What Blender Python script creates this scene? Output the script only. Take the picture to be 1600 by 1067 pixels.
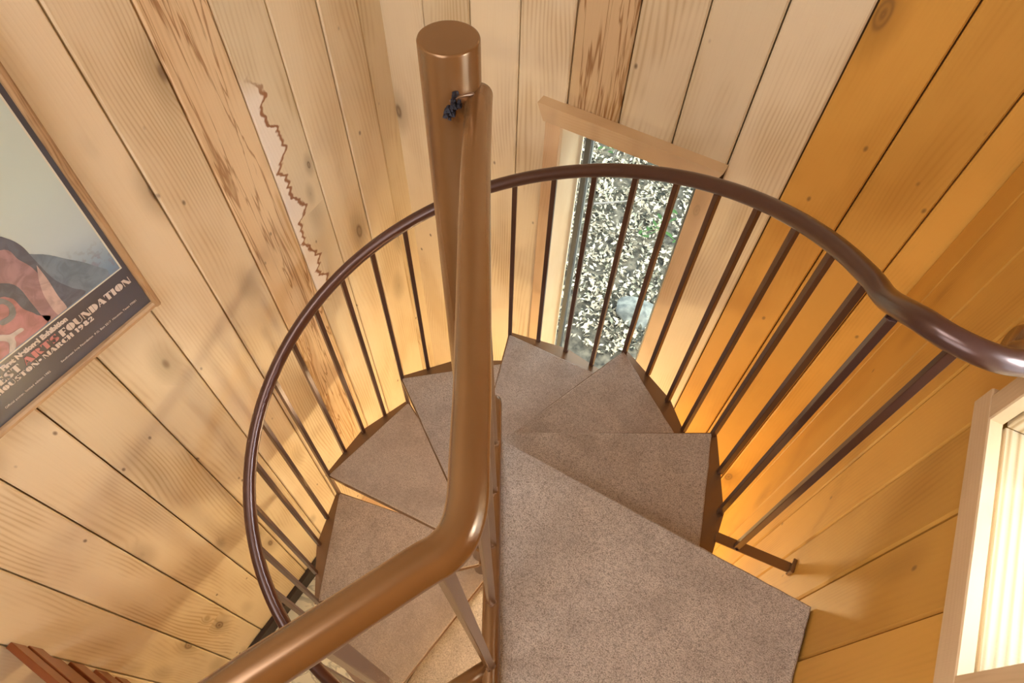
import bpy, bmesh, math, random
from mathutils import Vector, Matrix, noise
random.seed(7)
C = bpy.context.scene.collection
for o in list(bpy.data.objects): bpy.data.objects.remove(o)
S = 0.66                      # one model unit = radius of the stair (0.66 m)
V = Vector
def rad(a): return math.radians(a)

# ------------------------------------------------------------ camera, world, lights
cd = bpy.data.cameras.new('camera'); cam = bpy.data.objects.new('camera', cd); C.objects.link(cam)
cd.sensor_width = 36; cd.lens = 22.486; cd.clip_start = 0.02; cd.clip_end = 200
F = V((-0.264, 0.485, -0.834)).normalized(); Rr = V((0.862, 0.506, 0.022)); Rr = (Rr - F*Rr.dot(F)).normalized(); U = Rr.cross(F)
m = Matrix((Rr, U, -F)).transposed().to_4x4(); m.translation = V((0.637, -0.887, 2.119))*S
cam.matrix_world = m
sc = bpy.context.scene; sc.camera = cam
sc.view_settings.view_transform = 'Standard'; sc.view_settings.look = 'None'
sc.view_settings.exposure = 0.45; sc.view_settings.gamma = 1.0; sc.view_settings.use_curve_mapping = False
w = bpy.data.worlds.new('sky'); sc.world = w; w.use_nodes = True
w.node_tree.nodes['Background'].inputs[0].default_value = (0.80, 0.90, 1.0, 1)
w.node_tree.nodes['Background'].inputs[1].default_value = 2.4
def light(name, kind, loc, energy, color, target=None, **k):
    l = bpy.data.lights.new(name, kind); l.energy = energy; l.color = color
    for a, b in k.items(): setattr(l, a, b)
    o = bpy.data.objects.new(name, l); C.objects.link(o); o.location = V(loc)*S
    if target is not None: o.rotation_euler = (V(target)-V(loc)).to_track_quat('-Z', 'Y').to_euler()
    return o
light('sun', 'SUN', (6, 4, 6), 11.0, (1.0, 0.91, 0.74), (6-.62, 4-.42, 6-.60), angle=rad(5))
light('window_daylight', 'AREA', (4.2, 0.2, 2.9), 190, (0.86, 0.93, 1.0), (0, -.05, 1.0), shape='RECTANGLE', size=1.5, size_y=1.3)
light('ceiling_fill', 'AREA', (-.15, -1.5, 3.3), 15, (1.0, 0.95, 0.93), (-.1, 0, 0), shape='DISK', size=1.0)  # broad soft fill added under the ceiling, no lamp fixture there
light('room_fill', 'AREA', (0.3, -3.6, 2.2), 15, (.95, .97, 1.0), (-.3, 1.0, .6), shape='RECTANGLE', size=1.3, size_y=1.2)  # added fill behind the camera, standing in for unseen windows
light('downstairs_lamp', 'POINT', (0.85, -0.75, -1.3), 13, (1.0, 0.76, 0.42), shadow_soft_size=.08)
light('stairwell_lamp', 'POINT', (.20, .62, -2.2), 19, (1.0, 0.78, 0.44), shadow_soft_size=.06)

# ------------------------------------------------------------ materials
def mat(name): 
    m = bpy.data.materials.new(name); m.use_nodes = True; return m, m.node_tree, m.node_tree.nodes['Principled BSDF']
class NT:
    def __init__(s, t): s.t = t
    def n(s, typ, ins=None, **kw):
        x = s.t.nodes.new(typ)
        for k, v in kw.items(): setattr(x, k, v)
        for k, v in (ins or {}).items():
            if hasattr(v, 'is_output') or isinstance(v, bpy.types.NodeSocket): s.t.links.new(v, x.inputs[k])
            else: x.inputs[k].default_value = v
        return x
    def math(s, op, a, b=0.0, c=0.0, clamp=False):
        return s.n('ShaderNodeMath', {0: a, 1: b, 2: c}, operation=op, use_clamp=clamp).outputs[0]
    def mix(s, f, a, b, mode='MIX'):
        x = s.n('ShaderNodeMix', data_type='RGBA', blend_type=mode)
        for i, v in ((0, f), (6, a), (7, b)):
            if isinstance(v, bpy.types.NodeSocket): s.t.links.new(v, x.inputs[i])
            else: x.inputs[i].default_value = v if not isinstance(v, tuple) or len(v) == 4 else (*v, 1)
        return x.outputs[2]
    def ramp(s, f, lo, hi): 
        return s.n('ShaderNodeMapRange', {0: f, 1: lo, 2: hi, 3: 0.0, 4: 1.0}, interpolation_type='SMOOTHSTEP').outputs[0]
def wood(name, light_c, dark_c, knots=1.0, grain=0.5, rough=.55, scale=1.0, ribs=0.0, special=None, freq=260):
    m, t, b = mat(name); q = NT(t)
    co = q.n('ShaderNodeTexCoord').outputs['Object']; rnd = q.n('ShaderNodeObjectInfo').outputs['Random']
    xyz = q.n('ShaderNodeSeparateXYZ', {0: co}); x, y, z = xyz.outputs
    r1 = q.math('MULTIPLY', rnd, 91.7); r2 = q.math('MULTIPLY', rnd, 53.3)
    def vec(ax, az, o1=r1, o2=r2):
        return q.n('ShaderNodeCombineXYZ', {0: q.math('ADD', q.math('MULTIPLY', x, ax*scale), o1), 1: q.math('MULTIPLY', y, ax*scale*.3), 2: q.math('ADD', q.math('MULTIPLY', z, az*scale), o2)}).outputs[0]
    kv = q.n('ShaderNodeTexVoronoi', {'Vector': vec(7.0, 3.0), 'Scale': 1.0, 'Randomness': 1.0})
    d = kv.outputs['Distance']; cs = q.n('ShaderNodeSeparateColor', {0: kv.outputs['Color']})
    has = q.math('GREATER_THAN', cs.outputs[0], 0.30); size = q.math('MULTIPLY_ADD', cs.outputs[1], .075, .05)
    dn = q.math('DIVIDE', d, size)
    kn = q.math('MULTIPLY', q.math('SUBTRACT', 1.0, q.ramp(dn, .55, 1.15)), has)
    halo = q.math('MULTIPLY', q.math('SUBTRACT', 1.0, q.ramp(dn, .8, 3.4)), has)
    lown = q.n('ShaderNodeTexNoise', {'Vector': vec(3.5, .75), 'Scale': 1.0, 'Detail': 2.0}).outputs[0]
    ph = q.math('ADD', q.math('MULTIPLY', x, freq*2*scale), q.math('MULTIPLY', lown, 95.0))
    ph = q.math('ADD', ph, q.math('MULTIPLY', halo, 9.0))
    si = q.math('MULTIPLY_ADD', q.math('SINE', ph), .5, .5); si = q.math('POWER', si, 2.2)
    fine = q.n('ShaderNodeTexNoise', {'Vector': vec(260, 5.0), 'Scale': 1.0, 'Detail': 3.0}).outputs[0]
    saw = q.n('ShaderNodeTexNoise', {'Vector': vec(9, 330), 'Scale': 1.0, 'Detail': 1.0}).outputs[0]
    blot = q.n('ShaderNodeTexNoise', {'Vector': vec(6, 2.2), 'Scale': 1.0, 'Detail': 3.0}).outputs[0]
    gr_ = q.math('MULTIPLY_ADD', q.n('ShaderNodeTexWhiteNoise', {'W': r2}, noise_dimensions='1D').outputs[0], .75, .25)
    g = q.math('MULTIPLY', si, q.math('MULTIPLY', q.math('MULTIPLY', q.ramp(blot, .42, .62), gr_), grain))
    g = q.math('ADD', g, q.math('MULTIPLY', q.math('SUBTRACT', fine, .5), .5*grain)); g = q.math('ADD', g, q.math('MULTIPLY', q.ramp(blot, .42, .75), .42), clamp=True)
    col = q.mix(g, light_c, dark_c)
    tint = q.mix(q.n('ShaderNodeTexWhiteNoise', {'W': rnd}, noise_dimensions='1D').outputs[0], (0.86, .84, .80), (1.06, 1.05, 1.06))
    col = q.mix(1.0, col, tint, 'MULTIPLY')
    col = q.mix(q.math('MULTIPLY', halo, .5*knots), col, tuple(c*.62 for c in dark_c))
    ring = q.math('MULTIPLY_ADD', q.math('SINE', q.math('MULTIPLY', dn, 11.0)), .25, .75)
    col = q.mix(q.math('MULTIPLY', q.math('MULTIPLY', kn, ring), .78*knots), col, (.115, .055, .026))
    # pin knots
    pv = q.n('ShaderNodeTexVoronoi', {'Vector': vec(19, 11), 'Scale': 1.0}); pc = q.n('ShaderNodeSeparateColor', {0: pv.outputs['Color']})
    pk = q.math('MULTIPLY', q.math('SUBTRACT', 1.0, q.ramp(pv.outputs['Distance'], .04, .13)), q.math('GREATER_THAN', pc.outputs[0], .80))
    col = q.mix(q.math('MULTIPLY', pk, .75*knots), col, (.10, .05, .025))
    hgt = q.math('ADD', q.math('MULTIPLY', si, .5*grain), q.math('MULTIPLY', saw, .35))
    if special == 'streaky':      # rough cedar-coloured heart streaks
        sn = q.n('ShaderNodeTexNoise', {'Vector': vec(26, 1.3), 'Scale': 1.0, 'Detail': 4.0, 'Distortion': .9}).outputs[0]
        st = q.math('MULTIPLY', q.math('SUBTRACT', 1.0, q.ramp(q.math('ABSOLUTE', q.math('SUBTRACT', sn, .5)), .0, .03)), .75)
        col = q.mix(st, col, (.26, .10, .02))
    if special == 'bark':         # pale waney patch with a rust outline down the left edge
        en = q.n('ShaderNodeTexNoise', {'Vector': q.n('ShaderNodeCombineXYZ', {0: 3.1, 1: 0.0, 2: q.math('MULTIPLY', z, 5.0)}).outputs[0], 'Scale': 1.0, 'Detail': 4.0, 'Roughness': .65}).outputs[0]
        wv = q.n('ShaderNodeTexNoise', {'Vector': vec(60, 9), 'Scale': 1.0, 'Detail': 2.0}).outputs[0]
        edge = q.math('ADD', x, q.math('ADD', q.math('MULTIPLY', q.math('SUBTRACT', en, .42), -.34), q.math('MULTIPLY', q.math('SUBTRACT', wv, .5), .022)))
        span = q.math('MULTIPLY', q.ramp(z, 1.60, 1.68), q.math('SUBTRACT', 1.0, q.ramp(z, 2.46, 2.56)))
        inn = q.math('MULTIPLY', q.math('SUBTRACT', 1.0, q.ramp(edge, .012, .018)), span)
        rim = q.math('MULTIPLY', q.math('SUBTRACT', 1.0, q.ramp(q.math('ABSOLUTE', q.math('SUBTRACT', edge, .019)), .002, .010)), span)
        col = q.mix(q.math('MULTIPLY', inn, .9), col, (.93, .87, .80)); col = q.mix(q.math('MULTIPLY', rim, .9), col, (.24, .075, .015))
    if ribs:
        rb = q.math('MULTIPLY_ADD', q.math('SINE', q.math('ADD', q.math('MULTIPLY', x, ribs), q.math('MULTIPLY', lown, 10.0))), .5, .5)
        col = q.mix(q.math('MULTIPLY', q.math('POWER', rb, 2.0), .75), col, (.34, .20, .07)); hgt = q.math('ADD', hgt, rb)
    t.links.new(col, b.inputs['Base Color']); b.inputs['Roughness'].default_value = rough
    b.inputs['Specular IOR Level'].default_value = .3
    bp = q.n('ShaderNodeBump', {'Strength': .18, 'Distance': .002, 'Height': hgt}); t.links.new(bp.outputs[0], b.inputs['Normal'])
    return m
PL, PD = (.83, .725, .53), (.60, .46, .265)
pine = wood('pine_boards', PL, PD, grain=.75)
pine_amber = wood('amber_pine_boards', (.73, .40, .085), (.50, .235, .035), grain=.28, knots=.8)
pine_streaky = wood('streaky_pine', (.76, .58, .36), (.48, .29, .12), grain=.95, special='streaky')
pine_bark = wood('waney_pine', PL, PD, grain=.7, special='bark')
pine_trim = wood('trim_pine', (.82, .62, .40), (.62, .42, .22), knots=.25, grain=.35, scale=1.6)
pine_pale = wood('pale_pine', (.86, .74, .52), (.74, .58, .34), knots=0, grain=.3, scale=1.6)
pine_ribbed = wood('ribbed_pine', (.66, .54, .36), (.56, .42, .24), knots=0, grain=.25, ribs=520)
oak = wood('oak_frame', (.50, .33, .18), (.26, .14, .06), knots=.0, grain=.9, scale=3)
def metal(name, c, rough, coat=.5, var=.25):
    m, t, b = mat(name); q = NT(t)
    co = q.n('ShaderNodeTexCoord').outputs['Object']
    n1 = q.n('ShaderNodeTexNoise', {'Vector': co, 'Scale': 14.0, 'Detail': 3.0}).outputs[0]
    n2 = q.n('ShaderNodeTexNoise', {'Vector': co, 'Scale': 120.0, 'Detail': 2.0}).outputs[0]
    t.links.new(q.mix(q.math('MULTIPLY', n1, var), c, tuple(min(1, v*1.7) for v in c)), b.inputs['Base Color'])
    b.inputs['Roughness'].default_value = rough; b.inputs['Metallic'].default_value = .5; b.inputs['Coat Weight'].default_value = coat; b.inputs['Coat Roughness'].default_value = .22
    bp = q.n('ShaderNodeBump', {'Strength': .12, 'Distance': .001, 'Height': q.math('ADD', n1, q.math('MULTIPLY', n2, .3))}); t.links.new(bp.outputs[0], b.inputs['Normal'])
    return m
brown_metal = metal('brown_paint', (.215, .110, .040), .25)
dark_metal = metal('dark_brown_paint', (.085, .040, .032), .28)
tread_metal = metal('tread_paint', (.24, .145, .075), .27)
weld = metal('weld_scorch', (.02, .02, .03), .5, 0)
weld_brown = metal('weld_bead_paint', (.20, .12, .07), .3)
slat_paint = metal('red_brown_paint', (.25, .075, .022), .4)
def simple(name, c, rough=.6, **k):
    m, t, b = mat(name); b.inputs['Base Color'].default_value = (*c, 1); b.inputs['Roughness'].default_value = rough
    for a, v in k.items(): b.inputs[a.replace('_', ' ')].default_value = v
    return m
def mk_carpet():
    m, t, b = mat('taupe_carpet'); q = NT(t); co = q.n('ShaderNodeTexCoord').outputs['Object']
    a = q.n('ShaderNodeTexNoise', {'Vector': co, 'Scale': 420.0, 'Detail': 2.0}).outputs[0]
    l = q.n('ShaderNodeTexNoise', {'Vector': co, 'Scale': 9.0, 'Detail': 4.0, 'Roughness': .7}).outputs[0]
    c2 = q.n('ShaderNodeTexNoise', {'Vector': co, 'Scale': 110.0, 'Detail': 4.0, 'Roughness': .8}).outputs[0]
    col = q.mix(q.ramp(a, .3, .7), (.27, .225, .19), (.70, .61, .54))
    col = q.mix(q.math('MULTIPLY', q.ramp(c2, .4, .68), .5), col, (.74, .66, .59)); col = q.mix(q.math('MULTIPLY', q.ramp(l, .35, .7), .35), col, (.25, .20, .165))
    t.links.new(col, b.inputs['Base Color']); b.inputs['Roughness'].default_value = .95; b.inputs['Specular IOR Level'].default_value = .1
    b.inputs['Sheen Weight'].default_value = .25
    bp = q.n('ShaderNodeBump', {'Strength': .7, 'Distance': .003, 'Height': q.math('ADD', a, c2)}); t.links.new(bp.outputs[0], b.inputs['Normal'])
    return m
carpet = mk_carpet()
groove = simple('groove_wood', (.22, .11, .04), .8)
black_gap = simple('dark_base_paint', (.025, .014, .010), .5)
def mk_vinyl():
    m, t, b = mat('marbled_vinyl'); q = NT(t); co = q.n('ShaderNodeTexCoord').outputs['Object']
    n_ = q.n('ShaderNodeTexNoise', {'Vector': co, 'Scale': 6.0, 'Detail': 6.0, 'Distortion': 2.0}).outputs[0]
    f = q.math('SUBTRACT', 1.0, q.ramp(q.math('ABSOLUTE', q.math('SUBTRACT', n_, .5)), .0, .05))
    t.links.new(q.mix(q.math('MULTIPLY', f, .7), (.74, .72, .58), (.30, .30, .25)), b.inputs['Base Color']); b.inputs['Roughness'].default_value = .3
    return m
vinyl = mk_vinyl()
def mk_glass():
    m, t, b = mat('window_glass'); b.inputs['Base Color'].default_value = (.93, .98, .97, 1); b.inputs['Roughness'].default_value = 0
    b.inputs['Transmission Weight'].default_value = 1; b.inputs['IOR'].default_value = 1.02; return m
glass = mk_glass()

# ------------------------------------------------------------ mesh helpers (all coordinates in stair radii)
PW = {}
def obj(name, bm, mt, parent=None, smooth=False, label=None):
    off = PW.get(parent.name, V((0, 0, 0))) if parent else V((0, 0, 0))
    bmesh.ops.recalc_face_normals(bm, faces=bm.faces)
    for v in bm.verts: v.co = (v.co - off)*S
    me = bpy.data.meshes.new(name); bm.to_mesh(me); bm.free()
    o = bpy.data.objects.new(name, me); C.objects.link(o); me.materials.append(mt)
    if smooth:
        for p in me.polygons: p.use_smooth = True
    if parent: o.parent = parent; PW[o.name] = off
    if label: o['label'] = label
    return o
def thing(name, label, cat, loc=(0, 0, 0), group=None):
    o = bpy.data.objects.new(name, None); C.objects.link(o); o.location = V(loc)*S; o.empty_display_size = .05
    o['label'] = label; o['category'] = cat; PW[o.name] = V(loc)
    if group: o['group'] = group
    return o
def struct(o): o['kind'] = 'structure'; return o
def B(): return bmesh.new()
def box(bm, lo, hi, bev=0, mtx=None):
    r = bmesh.ops.create_cube(bm, size=1); vs = r['verts']; lo, hi = V(lo), V(hi)
    for v in vs: v.co = V([lo[i] + (v.co[i]+.5)*(hi[i]-lo[i]) for i in range(3)])
    if bev:
        es = list({e for v in vs for e in v.link_edges}); rr = bmesh.ops.bevel(bm, geom=es, offset=bev, segments=1, affect='EDGES')
        vs = list({v for f in rr['faces'] for v in f.verts} | {v for v in vs if v.is_valid})
    if mtx:
        for v in vs: v.co = mtx @ v.co
def prism(bm, poly, z0, z1):
    a = [bm.verts.new((p[0], p[1], z0)) for p in poly]; b = [bm.verts.new((p[0], p[1], z1)) for p in poly]; n = len(poly)
    bm.faces.new(a[::-1]); bm.faces.new(b)
    for i in range(n): bm.faces.new((a[i], a[(i+1) % n], b[(i+1) % n], b[i]))
def spline(pts, n=8):
    P = [V(p) for p in pts]; P = [P[0]*2-P[1]] + P + [P[-1]*2-P[-2]]; out = []
    for i in range(1, len(P)-2):
        a, b, c, d = P[i-1:i+3]
        for k in range(n):
            t = k/n; out.append(.5*((2*b) + (c-a)*t + (2*a-5*b+4*c-d)*t*t + (-a+3*b-3*c+d)*t**3))
    out.append(P[-2]); return out
def tube(bm, pts, r, seg=20, caps=True, square=False):
    pts = [V(p) for p in pts]; rings = []; up = None
    for i, p in enumerate(pts):
        t = (pts[min(i+1, len(pts)-1)] - pts[max(i-1, 0)]).normalized()
        if up is None:
            up = V((0, 0, 1)) if abs(t.z) < .9 else V((0, 1, 0))
        s = t.cross(up).normalized(); u = s.cross(t); up = u
        rr = r[i] if isinstance(r, (list, tuple)) else r
        rings.append([bm.verts.new(p + (s*math.cos(2*math.pi*k/seg) + u*math.sin(2*math.pi*k/seg))*rr) for k in range(seg)])
    for a, b in zip(rings, rings[1:]):
        for k in range(seg): bm.faces.new((a[k], a[(k+1) % seg], b[(k+1) % seg], b[k]))
    if caps: bm.faces.new(rings[0][::-1]); bm.faces.new(rings[-1])
def bar(bm, p0, p1, w, ang=0, bev=.0015, w2=None):
    p0, p1 = V(p0), V(p1); L = (p1-p0).length; q = (p1-p0).to_track_quat('Z', 'Y').to_matrix().to_4x4()
    q = Matrix.Translation(p0) @ q @ Matrix.Rotation(ang, 4, 'Z'); w2 = w2 or w
    box(bm, (-w/2, -w2/2, 0), (w/2, w2/2, L), bev, q)
def blob(bm, c, r, sub=2, j=.25, sq=(1, 1, 1)):
    rr = bmesh.ops.create_icosphere(bm, subdivisions=sub, radius=r)
    for v in rr['verts']:
        n_ = noise.noise(v.co*(2.2/r)*.5 + V(c)*9); v.co = V((v.co.x*sq[0], v.co.y*sq[1], v.co.z*sq[2]))*(1+j*n_*2) + V(c)
def plank(name, W, T, L, mt, loc, X, Z, parent, bev=.006, label=None, ends=0.0):
    """board in its own frame: x = width, y = thickness (outwards from the room), z = length"""
    bm = B(); g = bev
    prof = [(0, T), (0, g), (g, 0), (W-g, 0), (W, g), (W, T)]
    a = [bm.verts.new(V((p[0]*S + (ends*S if p[0] < W/2 else -ends*S)*0, p[1]*S, 0))) for p in prof]
    b = [bm.verts.new(V((p[0]*S, p[1]*S, L*S))) for p in prof]
    if ends:      # bevelled ends on the face side only (trapezium)
        for lst, sg in ((a, 1), (b, -1)):
            for v in lst:
                if v.co.x < W*S/2: v.co.z += sg*ends*S
    bm.faces.new(a[::-1]); bm.faces.new(b)
    for i in range(6): bm.faces.new((a[i], a[(i+1) % 6], b[(i+1) % 6], b[i]))
    bmesh.ops.recalc_face_normals(bm, faces=bm.faces)
    me = bpy.data.meshes.new(name); bm.to_mesh(me); bm.free(); me.materials.append(mt)
    o = bpy.data.objects.new(name, me); C.objects.link(o)
    X = V(X).normalized(); Z = V(Z).normalized(); Y = Z.cross(X)
    R = Matrix((X, Y, Z)).transposed().to_4x4(); R.translation = V(loc)*S
    o.matrix_basis = R
    if parent:
        o.parent = parent; o.matrix_parent_inverse = Matrix.Identity(4)
        if PW.get(parent.name): o.location = (V(loc)-PW[parent.name])*S
    if label: o['label'] = label
    return o
ZB, ZT = -3.20, 3.40
D = 1.284
# right wall leans 2.2 degrees off square: its own frame
RA = rad(2.2); RX = V((math.sin(RA)*-1, math.cos(RA), 0))   # along +Y
RN = V((math.cos(RA), math.sin(RA), 0))                     # outward
def RP(y, n, z): return V((D, 0, 0)) + RX*y + RN*n + V((0, 0, z))
GAP = .006

# ------------------------------------------------------------ structure
def slab(name, lo, hi, mt): 
    bm = B(); box(bm, lo, hi); return struct(obj(name, bm, mt))
slab('floor', (-1.6, -4.4, -3.35), (1.7, 1.6, -3.20), vinyl)
cl = slab('ceiling', (-1.45, -4.4, 3.4), (1.6, 1.5, 3.55), pine)
T = .045; WT = .27
wl = slab('wall_left', (-D-.12, -4.3, ZB), (-D-T, D+.3, ZT), groove)
ys = [-1.552, -1.305, -1.052, -.81, -.559, -.303, -.054, .189, .439, .669, .912, 1.137, 1.300]
yy = -1.552
while yy > -4.0: yy -= .247; ys.insert(0, yy)
for i, (a, b) in enumerate(zip(ys, ys[1:])):
    mt = pine_bark if abs(a-.439) < .01 else pine_streaky if abs(a-.189) < .01 else pine
    plank('board', b-a-GAP, T, ZT-ZB, mt, (-D+random.uniform(-.003, .003), a+GAP/2, ZB), (0, 1, 0), (0, 0, 1), wl)
# back wall with window_1
wb = B()
for lo, hi in (((-D-.2, D+T, ZB), (-.36, D+.12, ZT)), ((.36, D+T, ZB), (1.5, D+.12, ZT)), ((-.36, D+T, .36), (.36, D+.12, ZT)), ((-.36, D+T, ZB), (.36, D+.12, -1.98))): box(wb, lo, hi)
wb = struct(obj('wall_back', wb, groove))
xs = [-1.300, -1.053, -.807, -.566, -.324, -.081, .16, .399, .637, .881, 1.118, 1.25]
for a, b in zip(xs, xs[1:]):
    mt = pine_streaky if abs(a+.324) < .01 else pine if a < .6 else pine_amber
    kk = [(ZB, ZT)]
    if -.33 < a < .38: kk = [(ZB, -1.96), (.36, ZT)]
    for z0, z1 in kk:
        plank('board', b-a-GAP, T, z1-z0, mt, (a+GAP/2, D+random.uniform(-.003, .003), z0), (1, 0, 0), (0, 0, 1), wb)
# right wall with window_2
wr = B()
RM = Matrix.Translation(V((D, 0, 0))) @ Matrix((RN, RX, V((0, 0, 1)))).transposed().to_4x4()
for lo, hi in (((T, .24, ZB), (.12, D+.1, ZT)), ((T, -4.3, ZB), (.12, -.40, ZT)), ((T, -.40, ZB), (.12, .24, .80)), ((T, -.40, 1.95), (.12, .24, ZT))): box(wr, lo, hi, 0, RM)
wr = struct(obj('wall_right', wr, groove))
ys = [1.275, 1.09, .80, .52, .285, .04, -.195, -.44]
yy = -.44
while yy > -4.0: yy -= .245; ys.append(yy)
for a, b in zip(ys, ys[1:]):
    kk = [(ZB, ZT)]
    if b < .2 and a > -.38: kk = [(ZB, .83), (1.93, ZT)]
    for z0, z1 in kk:
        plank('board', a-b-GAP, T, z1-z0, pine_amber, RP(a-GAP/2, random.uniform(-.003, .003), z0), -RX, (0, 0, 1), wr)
# the far end of the upper room, behind the photographer
bm = B(); box(bm, (-D-.1, -4.42, ZB), (1.7, -4.3, ZT)); struct(obj('wall_front', bm, pine))
# baseboards
for nm, lo, hi in (('baseboard_left', (-D, -4.2, ZB), (-D+.035, -.12, ZB+.17)), ('baseboard_back', (-D+.035, D-.035, ZB), (1.24, D, ZB+.17))):
    bm = B(); box(bm, lo, hi, .006); struct(obj(nm, bm, black_gap))

bm = B(); box(bm, (-D, -.115, ZB), (-.30, D, ZB+.12), .006); struct(obj('wood_platform', bm, pine_trim))  # low wooden platform, added so wood shows through the tread gap
# window_1 (back wall)
bm = B(); YG = D+.24
for lo, hi in (((-.30, YG-.02, -1.93), (-.27, YG+.03, .33)), ((.27, YG-.02, -1.93), (.30, YG+.03, .33)), ((-.27, YG-.02, .30), (.27, YG+.03, .33)), ((-.27, YG-.02, -1.93), (.27, YG+.03, -1.90))): box(bm, lo, hi, .003)
w1 = struct(obj('window_1', bm, simple('sash_grey', (.10, .11, .11), .5)))

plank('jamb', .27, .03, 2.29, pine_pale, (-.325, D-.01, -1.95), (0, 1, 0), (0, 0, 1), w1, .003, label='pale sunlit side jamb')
plank('jamb', .27, .03, 2.29, pine_trim, (.325, D+.26, -1.95), (0, -1, 0), (0, 0, 1), w1, .003)
plank('head', .27, .03, .65, pine_trim, (-.325, D-.01, .345), (0, 1, 0), (1, 0, 0), w1, .003)
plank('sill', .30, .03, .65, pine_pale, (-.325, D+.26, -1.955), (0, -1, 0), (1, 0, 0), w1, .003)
plank('side_casing', .075, .035, 2.27, pine_trim, (-.402, D-.036, -1.95), (1, 0, 0), (0, 0, 1), w1, .004)
plank('side_casing', .082, .035, 2.27, pine_trim, (.318, D-.036, -1.95), (1, 0, 0), (0, 0, 1), w1, .004)
bm = B()      # head trim board, ends sawn on the slant
a = [(-.435, .403), (.405, .403), (.372, .322), (-.402, .322)]
vs = [[bm.verts.new((p[0], yv, p[1])) for p in a] for yv in (D-.058, D+.0)]
bm.faces.new(vs[0]); bm.faces.new(vs[1][::-1])
for i in range(4): bm.faces.new((vs[0][i], vs[1][i], vs[1][(i+1) % 4], vs[0][(i+1) % 4]))
bmesh.ops.rotate(bm, verts=bm.verts, cent=(0, 0, 0), matrix=Matrix.Rotation(rad(90), 3, 'Y'))   # grain runs along the trim
ht = obj('head_trim', bm, pine_trim, w1); ht.rotation_euler = (0, rad(-90), 0)
bm = B(); box(bm, (-.27, YG, -1.90), (.27, YG+.008, .30)); obj('glass_pane', bm, glass, w1)

# window_2 (right wall): brown casing, pale inner edges, deep ribbed sill
bm = B()
for lo, hi in (((.27, -.36, .86), (.31, .20, .90)), ((.27, -.36, 1.86), (.31, .20, 1.90)), ((.27, -.36, .90), (.31, -.32, 1.86)), ((.27, .16, .90), (.31, .20, 1.86))): box(bm, lo, hi, .003, RM)
w2 = struct(obj('window_2', bm, pine_pale))
def rpl(name, W, T_, L, mt, y, n, z, X, Z, **k): return plank(name, W, T_, L, mt, RP(y, n, z), X, Z, w2, **k)
ZU = V((0, 0, 1))
rpl('bottom_casing', .070, .029, .75, pine_trim, -.450, -.030, .800, ZU, RX, bev=.003)
rpl('side_casing', .068, .029, 1.10, pine_trim, .278, -.030, .8702, -RX, ZU, bev=.003)
rpl('side_casing', .068, .029, 1.10, pine_trim, -.362, -.030, .8702, -RX, ZU, bev=.003)
rpl('head_casing', .072, .029, .75, pine_trim, -.450, -.030, 1.95, ZU, RX, bev=.003)
rpl('sill', .28, .03, .585, pine_ribbed, -.372, .010, .862, RN, RX, bev=.002, label='deep pale window sill with ribbed grain')
rpl('jamb', .28, .03, 1.05, pine_ribbed, .212, .010, .866, RN, ZU, bev=.002)
rpl('jamb', .28, .03, 1.05, pine_ribbed, -.372, .29, .866, -RN, ZU, bev=.002)
rpl('head', .28, .03, .585, pine_ribbed, .212, .010, 1.90, RN, -RX, bev=.002)
bm = B(); box(bm, (.285, -.32, .90), (.292, .16, 1.86), 0, RM); obj('glass_pane', bm, glass, w2)

# upper floor behind the landing
bm = B(); prism(bm, [(.565, -1.02), (1.28, -1.02), (1.36, -4.3), (.10, -4.3), (.10, -1.75)], -.10, -.004); struct(obj('floor_upper', bm, carpet))

# ------------------------------------------------------------ the spiral staircase
st = thing('spiral_staircase', 'brown painted metal spiral staircase with taupe carpeted wedge treads around a centre pole', 'staircase', (0, 0, ZB))
H = .31225; TH0 = 5.5; DT = 38.56; PR = .058
def pol(r, a, z): return V((r*math.cos(rad(a)), r*math.sin(rad(a)), z))
# pole with slightly rounded top
bm = B(); prof = [(PR, ZB), (PR, 1.457), (PR-.0012, 1.4602), (PR-.004, 1.4615)]
rg = [[bm.verts.new(pol(r, 360*k/48, z)) for k in range(48)] for r, z in prof]
for a, b in zip(rg, rg[1:]):
    for k in range(48): bm.faces.new((a[k], a[(k+1) % 48], b[(k+1) % 48], b[k]))
bm.faces.new(rg[-1]); bm.faces.new(rg[0][::-1])
po = obj('pole', bm, brown_metal, st, True)
for p in po.data.polygons: p.use_smooth = len(p.vertices) < 10
bm = B(); bmesh.ops.create_cone(bm, segments=48, radius1=.13, radius2=.12, depth=.02, cap_ends=True)
for v in bm.verts: v.co.z += ZB+.01
obj('base_plate', bm, dark_metal, st)
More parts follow.
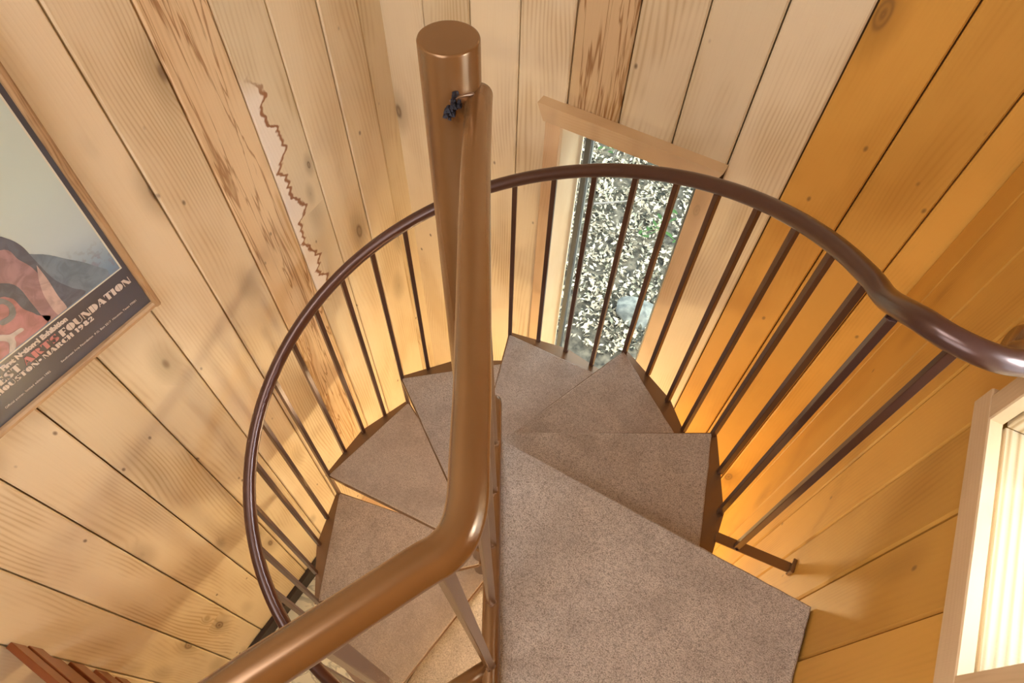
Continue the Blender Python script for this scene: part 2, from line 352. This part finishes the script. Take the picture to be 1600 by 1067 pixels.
# treads
def wedge(k, inset=0.0):
    a0 = TH0 - 9.6 + DT*(k-1)+0; a1 = a0 + DT
    return a0, a1
for k in range(1, 10):
    z = -k*H; a0, a1 = wedge(k)
    mid = (a0+a1)/2
    d1 = V((math.cos(rad(a1-3.7)), math.sin(rad(a1-3.7)))); o1 = V((-d1.y, d1.x))*.065
    d0 = V((math.cos(rad(a0+3.7)), math.sin(rad(a0+3.7)))); o0 = V((d0.y, -d0.x))*.065
    out1 = pol(1.0, a1, 0).xy; out0 = pol(1.0, a0, 0).xy
    # steel pan with a kinked outer rim
    rim = [pol(1.018, a, 0).xy for a in (a0-.4, a0+DT*.5, a1+.4)]
    poly = [o0 + d0*.02] + [tuple(p) for p in rim] + [o1 + d1*.02]
    bm = B(); prism(bm, poly, z-.030, z-.008); tr = obj('tread', bm, tread_metal, st)
    # thin carpet
    ch = V((math.cos(rad(mid)), math.sin(rad(mid)))); dist = .938
    def hit(o, d): t = (dist - o.dot(ch))/d.dot(ch); return o + d*t
    q0, q1 = hit(o0, d0), hit(o1, d1)
    bm = B(); n = 14
    top = []
    pa = [o0+d0*.03, q0, q1, o1+d1*.03]
    sub = []
    for i in range(4):
        a, b = pa[i], pa[(i+1) % 4]; m_ = max(2, int((b-a).length/.05))
        for j in range(m_):
            p = a.lerp(b, j/m_); nn = noise.noise(V((p.x*40, p.y*40, k)))*.0025 if j else 0
            sub.append(V((p.x+nn, p.y+nn)))
    cen = sum(sub, V((0, 0)))/len(sub)
    lo = [bm.verts.new((p.x, p.y, z-.008)) for p in sub]; mi = [bm.verts.new((p.x, p.y, z-.001)) for p in sub]
    hi_ = [bm.verts.new((*(p+(cen-p).normalized()*.006), z+.003)) for p in sub]; N = len(sub)
    bm.faces.new(lo[::-1]); bm.faces.new(hi_)
    for i in range(N):
        j = (i+1) % N; bm.faces.new((lo[i], lo[j], mi[j], mi[i])); bm.faces.new((mi[i], mi[j], hi_[j], hi_[i]))
    obj('carpet', bm, carpet, tr)
    # hub sleeve round the pole and a stiffener along the front edge
    bm = B(); tube(bm, [(0, 0, z-.10), (0, 0, z-.032)], PR+.008, 32); obj('hub', bm, tread_metal, tr, True)
    bm = B(); p1 = o1+d1*.03; p2 = o1+d1*.92
    bar(bm, (p1.x, p1.y, z-.034), (p2.x, p2.y, z-.034), .012, 0, .001); obj('edge_strip', bm, tread_metal, tr)
# landing
LE = V((.495, -.825)).normalized()
l0 = V((.100, -.040)); l1 = l0 + LE*1.15
lp = [tuple(l0), (1.281, -.035), (1.317, -1.0), (.62, -1.0), tuple(l0+LE*.9)]
lp = [l0, V((1.279, -.030)), V((1.316, -1.0)), V((l0+LE*((1.0-.04)/.857)))]
bm = B(); prism(bm, [tuple(p) for p in lp], -.075, -.006); ld = obj('landing', bm, tread_metal, st)
bm = B(); cc = sum(lp, V((0, 0)))/4; sub = []
for i in range(4):
    a, b = lp[i], lp[(i+1) % 4]; m_ = int((b-a).length/.035)
    for j in range(m_):
        p = a.lerp(b, j/m_); nn = noise.noise(V((p.x*50, p.y*50, 0)))*.0025 if j else 0; sub.append(V((p.x+nn, p.y+nn)))
lo = [bm.verts.new((p.x, p.y, -.006)) for p in sub]; mi = [bm.verts.new((p.x, p.y, .0)) for p in sub]; hi_ = [bm.verts.new((*(p+(cc-p).normalized()*.007), .006)) for p in sub]
bm.faces.new(lo[::-1]); bm.faces.new(hi_); N = len(sub)
for i in range(N):
    j = (i+1) % N; bm.faces.new((lo[i], lo[j], mi[j], mi[i])); bm.faces.new((mi[i], mi[j], hi_[j], hi_[i]))
obj('carpet', bm, carpet, ld)

# helical handrail: index i runs a quarter of a tread each
def ang(i): return TH0 + i*DT/4
def rz(i): return 1.163 - H*(i-3)/4 - H
RT = .0272
pts = []
tail = [(1.262, .40, .90), (1.262, .372, .945), (1.245, .315, 1.005), (1.205, .247, 1.045), (1.150, .205, 1.062), (1.075, .198, 1.062), (1.005, .218, 1.045)]
tail = [(1.262, .40, .90), (1.262, .360, .965), (1.247, .285, 1.04), (1.215, .205, 1.085), (1.135, .150, 1.105), (1.051, .150, 1.105), (.985, .190, 1.085)]
pts = spline(tail + [tuple(pol(1.0, ang(i), rz(i))) for i in (1.35, 1.9, 2.6)], 6)
pts += [pol(1.0, ang(i/3), rz(i/3)) for i in range(9, 36*3+1)]
bm = B(); tube(bm, pts, RT, 20); hr = obj('handrail', bm, dark_metal, st, True)
bm = B(); c0 = RP(.43, 0, .89)
tube(bm, [c0, c0-RN*.012, c0-RN*.018], [.052, .052, .046], 32); obj('wall_rosette', bm, brown_metal, st, True, label='round plate fixing the handrail to the boards')
# balusters round the stair
BW = .0215
def baluster(p, z0, z1, a, mt=dark_metal, wd=BW):
    bm = B(); bar(bm, (p[0], p[1], z0), (p[0], p[1], z1), wd, a); b_ = obj('baluster', bm, mt, st)
    for zz, s in ((z1-.003, 1), (z0+.004, 1)):
        bm = B(); blob(bm, (p[0], p[1], zz), wd*.68, 1, .4, (1, 1, .45)); obj('weld', bm, mt, b_)
    return b_
for i in range(1, 36):
    k = (i+4)//4                     # tread under this baluster
    if i % 4 == 3: k = (i+1)//4
    elif True: k = i//4 + 1
    p = pol(1.0, ang(i), 0)
    low = -(k+1)*H - .02 if (i % 4 == 3) else -k*H - .004
    baluster(p, low, rz(i)-.018, rad(ang(i)))
# side bar carrying the last baluster out to the boards
bm = B(); a, b = V((.985, .160, -H+.0)), V((1.268, .192, -H+.0)); dd = (b-a).normalized(); nn = V((-dd.y, dd.x, 0))
bar(bm, a, b, .040, 0, .001, .008)
bar(bm, a+nn*.018-V((0, 0, .014)), b+nn*.018-V((0, 0, .014)), .007, 0, .001, .028); sb = obj('side_bar', bm, tread_metal, st)
bm = B(); box(bm, (1.262, .168, -H-.02), (1.277, .225, -H+.028), .003); obj('wall_bracket', bm, tread_metal, sb)
baluster((1.067, .164), -H, 1.082, rad(6))

# guard rail along the landing edge
GU = V((.52, -.854)).normalized()
g0 = V((.040, .022)); 
zt = 1.35
def gp(s): p = g0 + GU*s; return (p.x, p.y, zt)
bend = spline([(.046, .026, zt-.006), (.082, -.036, zt+.002), (.183, -.206, zt), (.325, -.436, zt), (.383, -.530, zt), (.430, -.610, zt), (.466, -.672, zt), (.479, -.711, zt), (.475, -.742, zt), (.460, -.770, zt), (.409, -.877, zt)], 7)
bm = B(); tube(bm, bend + [V((.376, -.945, zt)), V((.25, -1.235, zt)), V((.10, -1.60, zt)), V((.0, -1.9, zt))], .0268, 28)
gr = obj('guard_rail', bm, brown_metal, st, True)
# elbow flare where the guard meets the pole, scorched weld
bm = B()
for k in range(26):
    t = k/25; blob(bm, (.022+.024*t+random.uniform(-.005, .005), -.056+.012*t+random.uniform(-.002, .002), zt-.012+.040*t+random.uniform(-.012, .012)), random.uniform(.0035, .0065), 1, .5)
sc_ = obj('weld_scorch', bm, weld, gr); sc_['kind'] = 'stuff'
bm = B(); tube(bm, spline([(.030, -.050, zt+.020), (.045, -.036, zt+.029), (.060, -.014, zt+.026)], 5), .0035, 8); obj('weld_bead', bm, weld_brown, gr, True)
# lower tube at floor level, rounded end beyond the pole
LU = V((.485, -.825)).normalized(); q0 = V((.044, .085))
def lo_(s): p = q0 + LU*s; return V((p.x, p.y, .028))
bm = B(); tube(bm, [lo_(0), lo_(.004), lo_(.012), lo_(.03), lo_(1.0), lo_(1.15)], [.010, .018, .024, .0272, .0272, .0272], 24); obj('lower_rail', bm, brown_metal, st, True)
for s in (.20, .375, .55, .725, .90):
    a = lo_(s); t_ = g0 + GU*max(.03, (a.xy-g0).dot(GU)); 
    if s > .85: t_ = V((.463, -.742))
    bm = B(); bar(bm, (a.x, a.y, .045), (t_.x, t_.y, zt-.018), .0215, rad(31)); bb = obj('baluster', bm, brown_metal, st)
    bm = B(); blob(bm, (a.x, a.y, .056), .0155, 2, .5, (1, 1, .5)); obj('weld', bm, weld_brown, bb)
for p in ((.405, -.885), (.335, -1.05), (.262, -1.21), (.19, -1.38)):
    bm = B(); bar(bm, (p[0], p[1], -.05), (p[0], p[1], zt-.018), .0215, rad(23)); obj('baluster', bm, brown_metal, st)
bm = B(); tube(bm, [lo_(.90), V((.435, -.80, .0)), V((.405, -.885, -.02)), V((.19, -1.38, -.02)), V((.1, -1.6, -.02))], .0272, 20); obj('lower_rail', bm, brown_metal, st, True)

# ------------------------------------------------------------ framed poster on the left wall
pf = thing('framed_poster', 'large framed exhibition poster with a charcoal margin hung on the left board wall', 'poster', (-D, -.75, .14))
Y1, Z0 = -.270, .124; Y0, Z1 = -1.14, 1.42; FW = .026
XW = -D + .004
def fpl(W, L, loc, X, Z): return plank('frame_rail', W, .042, L, oak, loc, X, Z, pf, .007)
fx = XW + .046
fpl(FW, Z1-Z0, (fx, Y1-FW, Z0), (0, 1, 0), (0, 0, 1)); fpl(FW, Z1-Z0, (fx, Y0, Z0), (0, 1, 0), (0, 0, 1))
fpl(FW, Y1-Y0-2*FW, (fx, Y1-FW, Z0), (0, 0, 1), (0, -1, 0)); fpl(FW, Y1-Y0-2*FW, (fx, Y1-FW, Z1-FW), (0, 0, 1), (0, -1, 0))
bm = B(); box(bm, (XW, Y0+FW, Z0+FW), (XW+.028, Y1-FW, Z1-FW)); obj('margin', bm, simple('charcoal_print', (.078, .080, .095), .25), pf)
AY1, AZ0 = -.318, .362; AY0, AZ1 = -1.075, 1.34
bm = B(); box(bm, (XW+.028, AY0-.006, AZ0-.006), (XW+.0285, AY1+.006, AZ1+.006)); obj('border_line', bm, simple('cream_ink', (.72, .72, .62), .4), pf)
def mk_art():
    m, t, b = mat('misty_picture'); q = NT(t); co = q.n('ShaderNodeTexCoord').outputs['Object']
    x, y, z = q.n('ShaderNodeSeparateXYZ', {0: co}).outputs
    n1 = q.n('ShaderNodeTexNoise', {'Vector': co, 'Scale': 6.0, 'Detail': 4.0}).outputs[0]
    n2 = q.n('ShaderNodeTexNoise', {'Vector': co, 'Scale': 60.0, 'Detail': 3.0}).outputs[0]
    base = (AZ0-.14)*S
    h_ = q.math('ADD', q.math('SUBTRACT', z, base), q.math('MULTIPLY', q.math('SUBTRACT', n1, .5), .09))
    col = q.mix(q.ramp(h_, .0, .15), (.15, .25, .38), (.50, .61, .66))
    col = q.mix(q.ramp(h_, .10, .30), col, (.58, .70, .66)); 
    col = q.mix(q.math('MULTIPLY', q.math('MULTIPLY', q.ramp(n2, .5, .62), q.math('SUBTRACT', 1.0, q.ramp(h_, .06, .13))), .45), col, (.20, .17, .20))
    t.links.new(col, b.inputs['Base Color']); b.inputs['Roughness'].default_value = .35; return m
bm = B(); box(bm, (XW+.0285, AY0, AZ0), (XW+.029, AY1, AZ1)); obj('picture', bm, mk_art(), pf)
def flat(name, poly, c, lvl, n_=0, label=None):
    bm = B(); x = XW+.029+lvl*.0006
    P = [V((0, p[0], p[1])) for p in poly]; O_ = set(tuple(round(c_, 5) for c_ in p) for p in P); P = spline(P, 5) if n_ else P; P = [p for p in P if p.z > AZ0+.004 or tuple(round(c_, 5) for c_ in p) in O_]
    vs = [bm.verts.new((x, p.y, min(max(p.z, AZ0+.001), 9))) for p in P]; vs2 = [bm.verts.new((x-.0004, p.y, min(max(p.z, AZ0+.001), 9))) for p in P]
    bm.faces.new(vs); bm.faces.new(vs2[::-1])
    for i in range(len(vs)): bm.faces.new((vs[i], vs[(i+1) % len(vs)], vs2[(i+1) % len(vs)], vs2[i]))
    mm, t, b = mat(name); q = NT(t); co = q.n('ShaderNodeTexCoord').outputs['Object']
    nn = q.n('ShaderNodeTexNoise', {'Vector': co, 'Scale': 26.0, 'Detail': 5.0, 'Distortion': 1.2}).outputs[0]
    t.links.new(q.mix(q.ramp(nn, .35, .65), tuple(v*.8 for v in c), tuple(min(1, v*1.15) for v in c)), b.inputs['Base Color']); b.inputs['Roughness'].default_value = .35
    return obj('painted_shape', bm, mm, pf, label=label)
AX = -1.07
POSTER_SHAPES = [
 ([(AX, .62), (-.62, .665), (-.50, .60), (-.437, .52), (-.385, .44), (-.37, .368), (-.60, .368), (AX, .368)], (.16, .22, .28), 1, 'blue grey shadowed ground'),
 ([(AX, .86), (-.70, .80), (-.56, .725), (-.533, .70), (-.514, .65), (-.511, .58), (-.505, .49), (-.48, .42), (-.46, .368), (-.60, .368), (AX, .368)], (.10, .12, .16), 2, 'dark blue jacket'),
 ([(-.64, .70), (-.556, .672), (-.545, .62), (-.531, .568), (-.532, .50), (-.545, .43), (-.548, .368), (-.60, .368), (-.60, .46), (-.60, .557), (-.66, .62)], (.33, .21, .23), 3, 'dusty pink folded sleeve'),
 ([(-.517, .567), (-.520, .50), (-.528, .43), (-.532, .368), (-.565, .368), (-.560, .455), (-.541, .518)], (.50, .38, .36), 4, 'pale fold of the sleeve'),
 ([(AX, .60), (-.70, .56), (-.634, .53), (-.628, .47), (-.612, .42), (-.62, .368), (AX, .368)], (.40, .19, .20), 3, 'rose coloured flap'),
 ([(-.70, .565), (-.657, .553), (-.640, .514), (-.648, .478), (-.668, .462), (-.70, .466), (-.70, .485), (-.672, .482), (-.658, .497), (-.655, .515), (-.664, .532), (-.70, .545)], (.19, .21, .23), 5, 'grey ring'),
 ([(-.76, .455), (-.725, .445), (-.705, .425), (-.672, .420), (-.670, .405), (-.70, .406), (-.71, .385), (-.725, .368), (-.745, .368), (-.725, .40), (-.735, .425), (-.76, .437)], (.50, .46, .44), 6, 'pale fringe')]
for P, c, lv, lb in POSTER_SHAPES: flat('print_'+lb.replace(' ', '_'), P, c, lv, 1)
def text(body, size, y, z, mt, align='RIGHT', bold=.0, shear=0, sx=1.0, name='lettering'):
    cu = bpy.data.curves.new('t', 'FONT'); cu.body = body; cu.size = size*S; cu.align_x = align; cu.offset = bold*S; cu.extrude = .0006*S; cu.space_character = 1.0; cu.resolution_u = 3
    o = bpy.data.objects.new('t', cu); C.objects.link(o)
    dg = bpy.context.evaluated_depsgraph_get(); me = bpy.data.meshes.new_from_object(o.evaluated_get(dg)); bpy.data.objects.remove(o)
    for v in me.vertices: v.co = V((0, v.co.x*sx, v.co.y)) + V((v.co.z, 0, 0))
    me.materials.clear(); me.materials.append(mt)
    t = bpy.data.objects.new(name, me); C.objects.link(t); t.parent = pf
    t.location = (V((XW+.0292, y, z)) - PW[pf.name])*S
    ws = [v.co.y for v in me.vertices]; return t, (max(ws)-min(ws))/S
ink = simple('cream_lettering', (.66, .60, .56), .4); pink = simple('pink_lettering', (.52, .20, .20), .4)

def half(cx, cy, rx, ry, side, n=10, slit=0.0):
    sg = -1 if side == 'L' else 1
    return [(cx+sg*(slit+rx*math.cos(rad(a))), cy+ry*math.sin(rad(a))) for a in [(-90+180*i/n) for i in range(n+1)]]
def rc(x0, y0, x1, y1): return [(x0, y0), (x1, y0), (x1, y1), (x0, y1)]
G = {   # fat stencil capitals: a heavy left side, hairline right side
 'A': (1.0, [[(.30, 1), (.62, 1), (1.0, 0), (.52, 0)], [(0, 0), (.08, 0), (.42, .95), (.34, .95)], rc(.16, .26, .55, .32)]),
 'C': (.92, [half(.50, .5, .50, .5, 'L', slit=.02), [(.54, .93), (.90, .98), (.84, .66), (.70, .80)], [(.54, .0), (.74, .03), (.90, .30), (.80, .18), (.54, .07)]]),
 'D': (.98, [rc(.0, 0, .40, 1), half(.46, .5, .50, .5, 'R')]),
 'E': (.80, [rc(.0, 0, .42, 1), [(.44, 1), (.78, 1), (.76, .68), (.62, .90), (.44, .93)], [(.44, 0), (.80, 0), (.78, .34), (.62, .10), (.44, .07)], rc(.44, .46, .64, .55)]),
 'F': (.78, [rc(.0, 0, .42, 1), [(.44, 1), (.78, 1), (.76, .66), (.62, .90), (.44, .93)], rc(.44, .44, .66, .54)]),
 'H': (1.0, [rc(.0, 0, .40, 1), rc(.60, 0, .98, 1), rc(.40, .46, .60, .54)]),
 'I': (.46, [rc(.02, 0, .42, 1)]),
 'M': (1.2, [rc(.04, 0, .11, 1), [(.04, 1), (.36, 1), (.66, .0), (.56, .0)], [(.62, .0), (.68, .22), (.90, 1), (.84, 1)], rc(.80, 0, 1.18, 1)]),
 'N': (1.04, [rc(.06, 0, .13, 1), [(.0, 1), (.42, 1), (1.0, 0), (.60, 0)], rc(.90, 0, .97, 1)]),
 'O': (1.0, [half(.47, .5, .46, .5, 'L'), half(.53, .5, .46, .5, 'R')]),
 'R': (.98, [rc(.0, 0, .40, 1), half(.46, .74, .42, .26, 'R'), [(.46, .46), (.66, .46), (1.0, 0), (.58, 0)]]),
 'S': (.84, [[(.50, 1), (.22, .97), (.04, .80), (.06, .60), (.30, .44), (.62, .36), (.80, .40), (.52, .56), (.40, .70), (.46, .86)], [(.34, 0), (.62, .03), (.82, .18), (.80, .38), (.58, .46), (.30, .56), (.06, .60), (.34, .42), (.46, .30), (.40, .14)], [(.54, .97), (.78, 1), (.74, .70), (.66, .86)], [(.30, .03), (.04, .0), (.08, .30), (.16, .14)]]),
 'T': (.92, [rc(.26, 0, .66, 1), [(0, 1), (.25, 1), (.25, .93), (.12, .90), (.02, .66)], [(.67, 1), (.92, 1), (.90, .66), (.80, .90), (.67, .93)]]),
 'U': (1.0, [[(.0, 1), (.40, 1), (.40, .22), (.52, .0), (.28, .02), (.06, .16), (.0, .34)], [(.54, .0), (.72, .06), (.90, .24), (.92, 1), (.84, 1), (.84, .26), (.70, .10)]]),
 'W': (1.4, [[(0, 1), (.40, 1), (.62, 0), (.30, 0)], [(.64, 0), (.90, 1), (.82, 1), (.60, .16)], [(.66, 1), (1.0, 1), (1.14, .0), (.90, 0)], [(1.16, 0), (1.40, 1), (1.32, 1), (1.12, .16)]]),
 '1': (.50, [rc(.12, 0, .46, 1), [(.0, .78), (.11, 1), (.11, .74)]]),
 '9': (.90, [half(.42, .70, .40, .30, 'L'), half(.48, .62, .38, .38, 'R'), [(.14, .0), (.48, .0), (.86, .5), (.60, .22), (.30, .12)]]),
 '8': (.88, [half(.42, .74, .34, .26, 'L'), half(.46, .74, .34, .26, 'R'), half(.42, .25, .40, .25, 'L'), half(.46, .25, .40, .25, 'R')]),
 '2': (.86, [[(.04, .62), (.10, .90), (.40, 1), (.36, .74)], [(.42, 1), (.72, .92), (.80, .68), (.62, .44), (.30, .26), (.46, .52), (.50, .78)], [(.0, 0), (.80, 0), (.84, .34), (.60, .24), (.24, .30)]]),
 '\u2022': (.66, [[(.30+.26*math.cos(rad(a)), .5+.22*math.sin(rad(a))) for a in range(0, 360, 30)]]), ' ': (.40, [])}
def fat(body, h, y_right, z, wd, mt):
    tot = sum(G[c][0]+.07 for c in body) - .07; sx = wd/tot; x0 = y_right - wd; bm = B(); X = XW+.0292
    for c in body:
        for pl in G[c][1]:
            a = [bm.verts.new((X+.0012, x0+p[0]*sx, z+p[1]*h)) for p in pl]; b = [bm.verts.new((X, x0+p[0]*sx, z+p[1]*h)) for p in pl]
            bm.faces.new(a); bm.faces.new(b[::-1])
            for i in range(len(pl)): bm.faces.new((a[i], a[(i+1) % len(pl)], b[(i+1) % len(pl)], b[i]))
        x0 += (G[c][0]+.07)*sx
    o = obj('lettering', bm, mt, pf); o['kind'] = 'stuff'
fat('FOUNDATION', .030, -.313, .283, .287, ink)
fat('ARTS', .030, -.609, .285, .128, pink)
fat('SOUTHWEST', .030, -.750, .286, .27, ink)
fat('MARCH 1982', .0200, -.488, .257, .197, ink)
fat('HOUSTON\u2022', .0200, -.690, .258, .165, ink)
_, w_ = text('First National Exhibition', .027, -.553, .326, ink, bold=.0016, sx=.90)
text('Southwest Arts Foundation  P.O. Box 2217  Houston, Texas 77001', .0120, -.335, .198, ink, sx=.98)
text('Official poster, limited edition 1982', .0120, -.70, .198, ink, sx=.98)

pf.rotation_euler = (rad(-1.6), 0, 0); pf.location.z += .012*S      # it hangs a little crooked
# ------------------------------------------------------------ slatted rack on the left wall, bottom left corner
rk = thing('slatted_rack', 'red brown slatted wall rack at the bottom left below the poster', 'rack', (-D, -1.505, -.9))
for z, y, zc in ((-.77, -1.535, .1), (-.885, -1.531, .1), (-1.08, -1.553, .08), (-1.175, -1.566, .05), (-1.235, -1.553, .12), (-1.47, -1.560, .12), (-1.69, -1.571, .12)):
    bm = B(); box(bm, (-D+.003, y-.020, z-zc), (-D+.62, y+.006, z), .003); obj('slat', bm, slat_paint, rk)
bm = B(); box(bm, (-D+.001, -1.605, -1.95), (-D+.02, -1.58, -1.05), .002); obj('upright', bm, slat_paint, rk)
bm = B(); box(bm, (-D+.60, -1.61, -1.95), (-D+.62, -1.55, -.86), .002); obj('upright', bm, slat_paint, rk)

# ------------------------------------------------------------ outside: forest floor below the windows
bm = B(); n = 60; X0, X1, Y0_, Y1_ = -9, 9, 1.7, 16
gv = [[None]*(n+1) for _ in range(n+1)]
def gz(x, y): return -3.2 + .10*(y-1.5) + .22*noise.noise(V((x*.6, y*.6, 0))) + .06*noise.noise(V((x*3, y*3, 4)))
for i in range(n+1):
    for j in range(n+1):
        x = X0+(X1-X0)*i/n; y = Y0_+(Y1_-Y0_)*j/n; gv[i][j] = bm.verts.new((x, y, gz(x, y)))
for i in range(n):
    for j in range(n): bm.faces.new((gv[i][j], gv[i+1][j], gv[i+1][j+1], gv[i][j+1]))
def mk_ground(name, cols, island=False):
    m, t, b = mat(name); q = NT(t); co = q.n('ShaderNodeTexCoord').outputs['Object']
    f = q.n('ShaderNodeNewGeometry').outputs['Random Per Island'] if island else q.n('ShaderNodeTexNoise', {'Vector': co, 'Scale': 22.0, 'Detail': 5.0}).outputs[0]
    cr = q.n('ShaderNodeValToRGB', {0: f}); e = cr.color_ramp.elements
    for i, (p, c) in enumerate(cols):
        el = e[i] if i < 2 else e.new(p); el.position = p; el.color = (*c, 1)
    t.links.new(cr.outputs[0], b.inputs['Base Color']); b.inputs['Roughness'].default_value = .8; return m
gm = mk_ground('forest_soil', [(.3, (.02, .018, .012)), (.7, (.22, .19, .13))])
struct(obj('ground', bm, gm))
bm = B()
for _ in range(85000):
    y = random.uniform(2.4, 9.5); x = random.uniform(-5.0, 1.2); s = random.uniform(.008, .026)*(1+.06*y)
    if noise.noise(V((x*4.5, y*3.5, 2))) + .5*noise.noise(V((x*13, y*11, 5))) < -.12 and random.random() < .85: continue
    z = gz(x, y)+random.uniform(.0, .07)
    rt = Matrix.Rotation(random.uniform(0, 6.3), 3, 'Z') @ Matrix.Rotation(random.uniform(-.8, .8), 3, 'X') @ Matrix.Rotation(random.uniform(-.8, .8), 3, 'Y')
    vs = [bm.verts.new(V((x, y, z)) + rt @ V(p)*s) for p in ((-1.3, 0, 0), (0, -.6, .15), (1.3, 0, 0), (0, .6, .15))]
    bm.faces.new(vs)
me = bpy.data.meshes.new('leaf_litter'); 
for v in bm.verts: v.co *= S
bm.to_mesh(me); bm.free(); me.materials.append(mk_ground('litter_leaves', [(.0, (.03, .03, .02)), (.30, (.10, .095, .06)), (.42, (.52, .44, .30)), (.8, (.82, .73, .55)), (1.0, (.30, .30, .20))], True))
ll = bpy.data.objects.new('leaf_litter', me); C.objects.link(ll); ll['kind'] = 'stuff'; ll['label'] = 'sunlit dry leaf litter covering the ground outside the narrow window'; ll['category'] = 'leaves'
rock_m = mk_ground('pale_rock', [(.3, (.10, .11, .10)), (.7, (.30, .31, .26))])
for i, (x, y, r) in enumerate(((-.08, 2.95, .17),)):
    bm = B(); blob(bm, (0, 0, 0), r, 3, .3, (1.2, .9, .5))
    for v in bm.verts: v.co += V((x, y, gz(x, y)+.05))
    o = obj('rock', bm, rock_m, None, True); o['category'] = 'rock'
    o['label'] = 'grey rock on the leaf litter at the bottom of the narrow window'
stick_m = simple('grey_twig', (.28, .25, .21), .8)
for i, (a, b) in enumerate((((-1.25, 3.9), (-.55, 4.35)), ((-1.7, 4.9), (-1.35, 5.5)), ((-1.5, 5.9), (-.9, 5.7)))):
    a3 = V((*a, gz(*a)+.10)); b3 = V((*b, gz(*b)+.14)); mi_ = (a3+b3)/2 + V((.05, -.05, .05))
    bm = B(); tube(bm, spline([a3, mi_, b3], 6), [.012]*6+[.008]*7, 8); o = obj('fallen_branch', bm, stick_m, None, True); o['category'] = 'branch'
    o['label'] = ['thin grey fallen branch curving across the leaf litter mid window', 'fallen twig high in the narrow window, pointing away', 'fallen twig high in the narrow window, lying crosswise'][i]
leaf_m = simple('green_leaf', (.10, .22, .05), .5)
def sapling(x, y, h, nl, label, spread=.22):
    z0 = gz(x, y); t = thing('sapling', label, 'plant', (x, y, z0), 'saplings outside the narrow window')
    bm = B(); tube(bm, spline([(x, y, z0), (x+.03, y, z0+h*.5), (x-.02, y+.03, z0+h)], 5), .007, 6); obj('stem', bm, stick_m, t, True)
    for _ in range(nl):
        c = V((x+random.uniform(-spread, spread), y+random.uniform(-spread, spread), z0+h*random.uniform(.45, 1.05))); s = random.uniform(.03, .05)
        rt = Matrix.Rotation(random.uniform(0, 6.3), 3, 'Z') @ Matrix.Rotation(random.uniform(-.5, .5), 3, 'X')
        bm = B(); pr = [(-1.2, 0, 0), (-.6, -.45, .05), (.2, -.5, .08), (1.3, 0, -.05), (.2, .5, .08), (-.6, .45, .05)]
        up = [bm.verts.new(c + rt @ V(p)*s) for p in pr]; ce = bm.verts.new(c + rt @ V((0, 0, -.04))*s)
        for i in range(6): bm.faces.new((up[i], up[(i+1) % 6], ce))
        stp = V((x, y, c.z-.03)); bmesh.ops.solidify(bm, geom=bm.faces[:], thickness=.002)
        bar(bm, stp, c, .004, 0, 0); obj('leaf', bm, leaf_m, t)
sapling(-1.22, 4.75, .55, 12, 'leafy green sapling high in the narrow window')
sapling(-.30, 3.95, .42, 9, 'low green sapling at the right side of the narrow window')

# the tree that dapples the sun outside
tt = thing('tree', 'leafy tree standing outside the house beyond the windows, out of view', 'tree', (5.6, 8.2, gz(5.6, 8.2)))
g_ = gz(5.6, 8.2)
bm = B(); tube(bm, spline([(5.6, 8.2, g_), (5.5, 8.1, -1.0), (5.2, 7.9, 1.2), (4.9, 7.6, 3.2)], 5), [.20-.008*i for i in range(16)], 10); obj('trunk', bm, stick_m, tt, True)
for a in ((3.4, 6.3, 2.6), (6.2, 6.5, 3.4), (4.0, 8.6, 3.6), (5.3, 5.6, 2.3)):
    bm = B(); tube(bm, spline([(5.2, 7.9, 1.0), ((5.2+a[0])/2, (7.9+a[1])/2, 1.3+a[2]*.3), a], 5), [.07-.005*i for i in range(11)], 7); obj('branch', bm, stick_m, tt, True)
bm = B()
for _ in range(2600):
    while True:
        p = V((random.uniform(-1, 1), random.uniform(-1, 1), random.uniform(-1, 1)))
        if p.length < 1: break
    c = V((4.6, 6.6, 2.3)) + V((p.x*2.7, p.y*2.7, p.z*1.6)); s_ = random.uniform(.05, .11)
    rt = Matrix.Rotation(random.uniform(0, 6.3), 3, 'Z') @ Matrix.Rotation(random.uniform(-.9, .9), 3, 'X')
    bm.faces.new([bm.verts.new(c + rt @ V(q_)*s_) for q_ in ((-1.3, 0, 0), (0, -.7, .1), (1.3, 0, 0), (0, .7, .1))])
cr_ = obj('crown', bm, leaf_m, tt); cr_['kind'] = 'stuff'
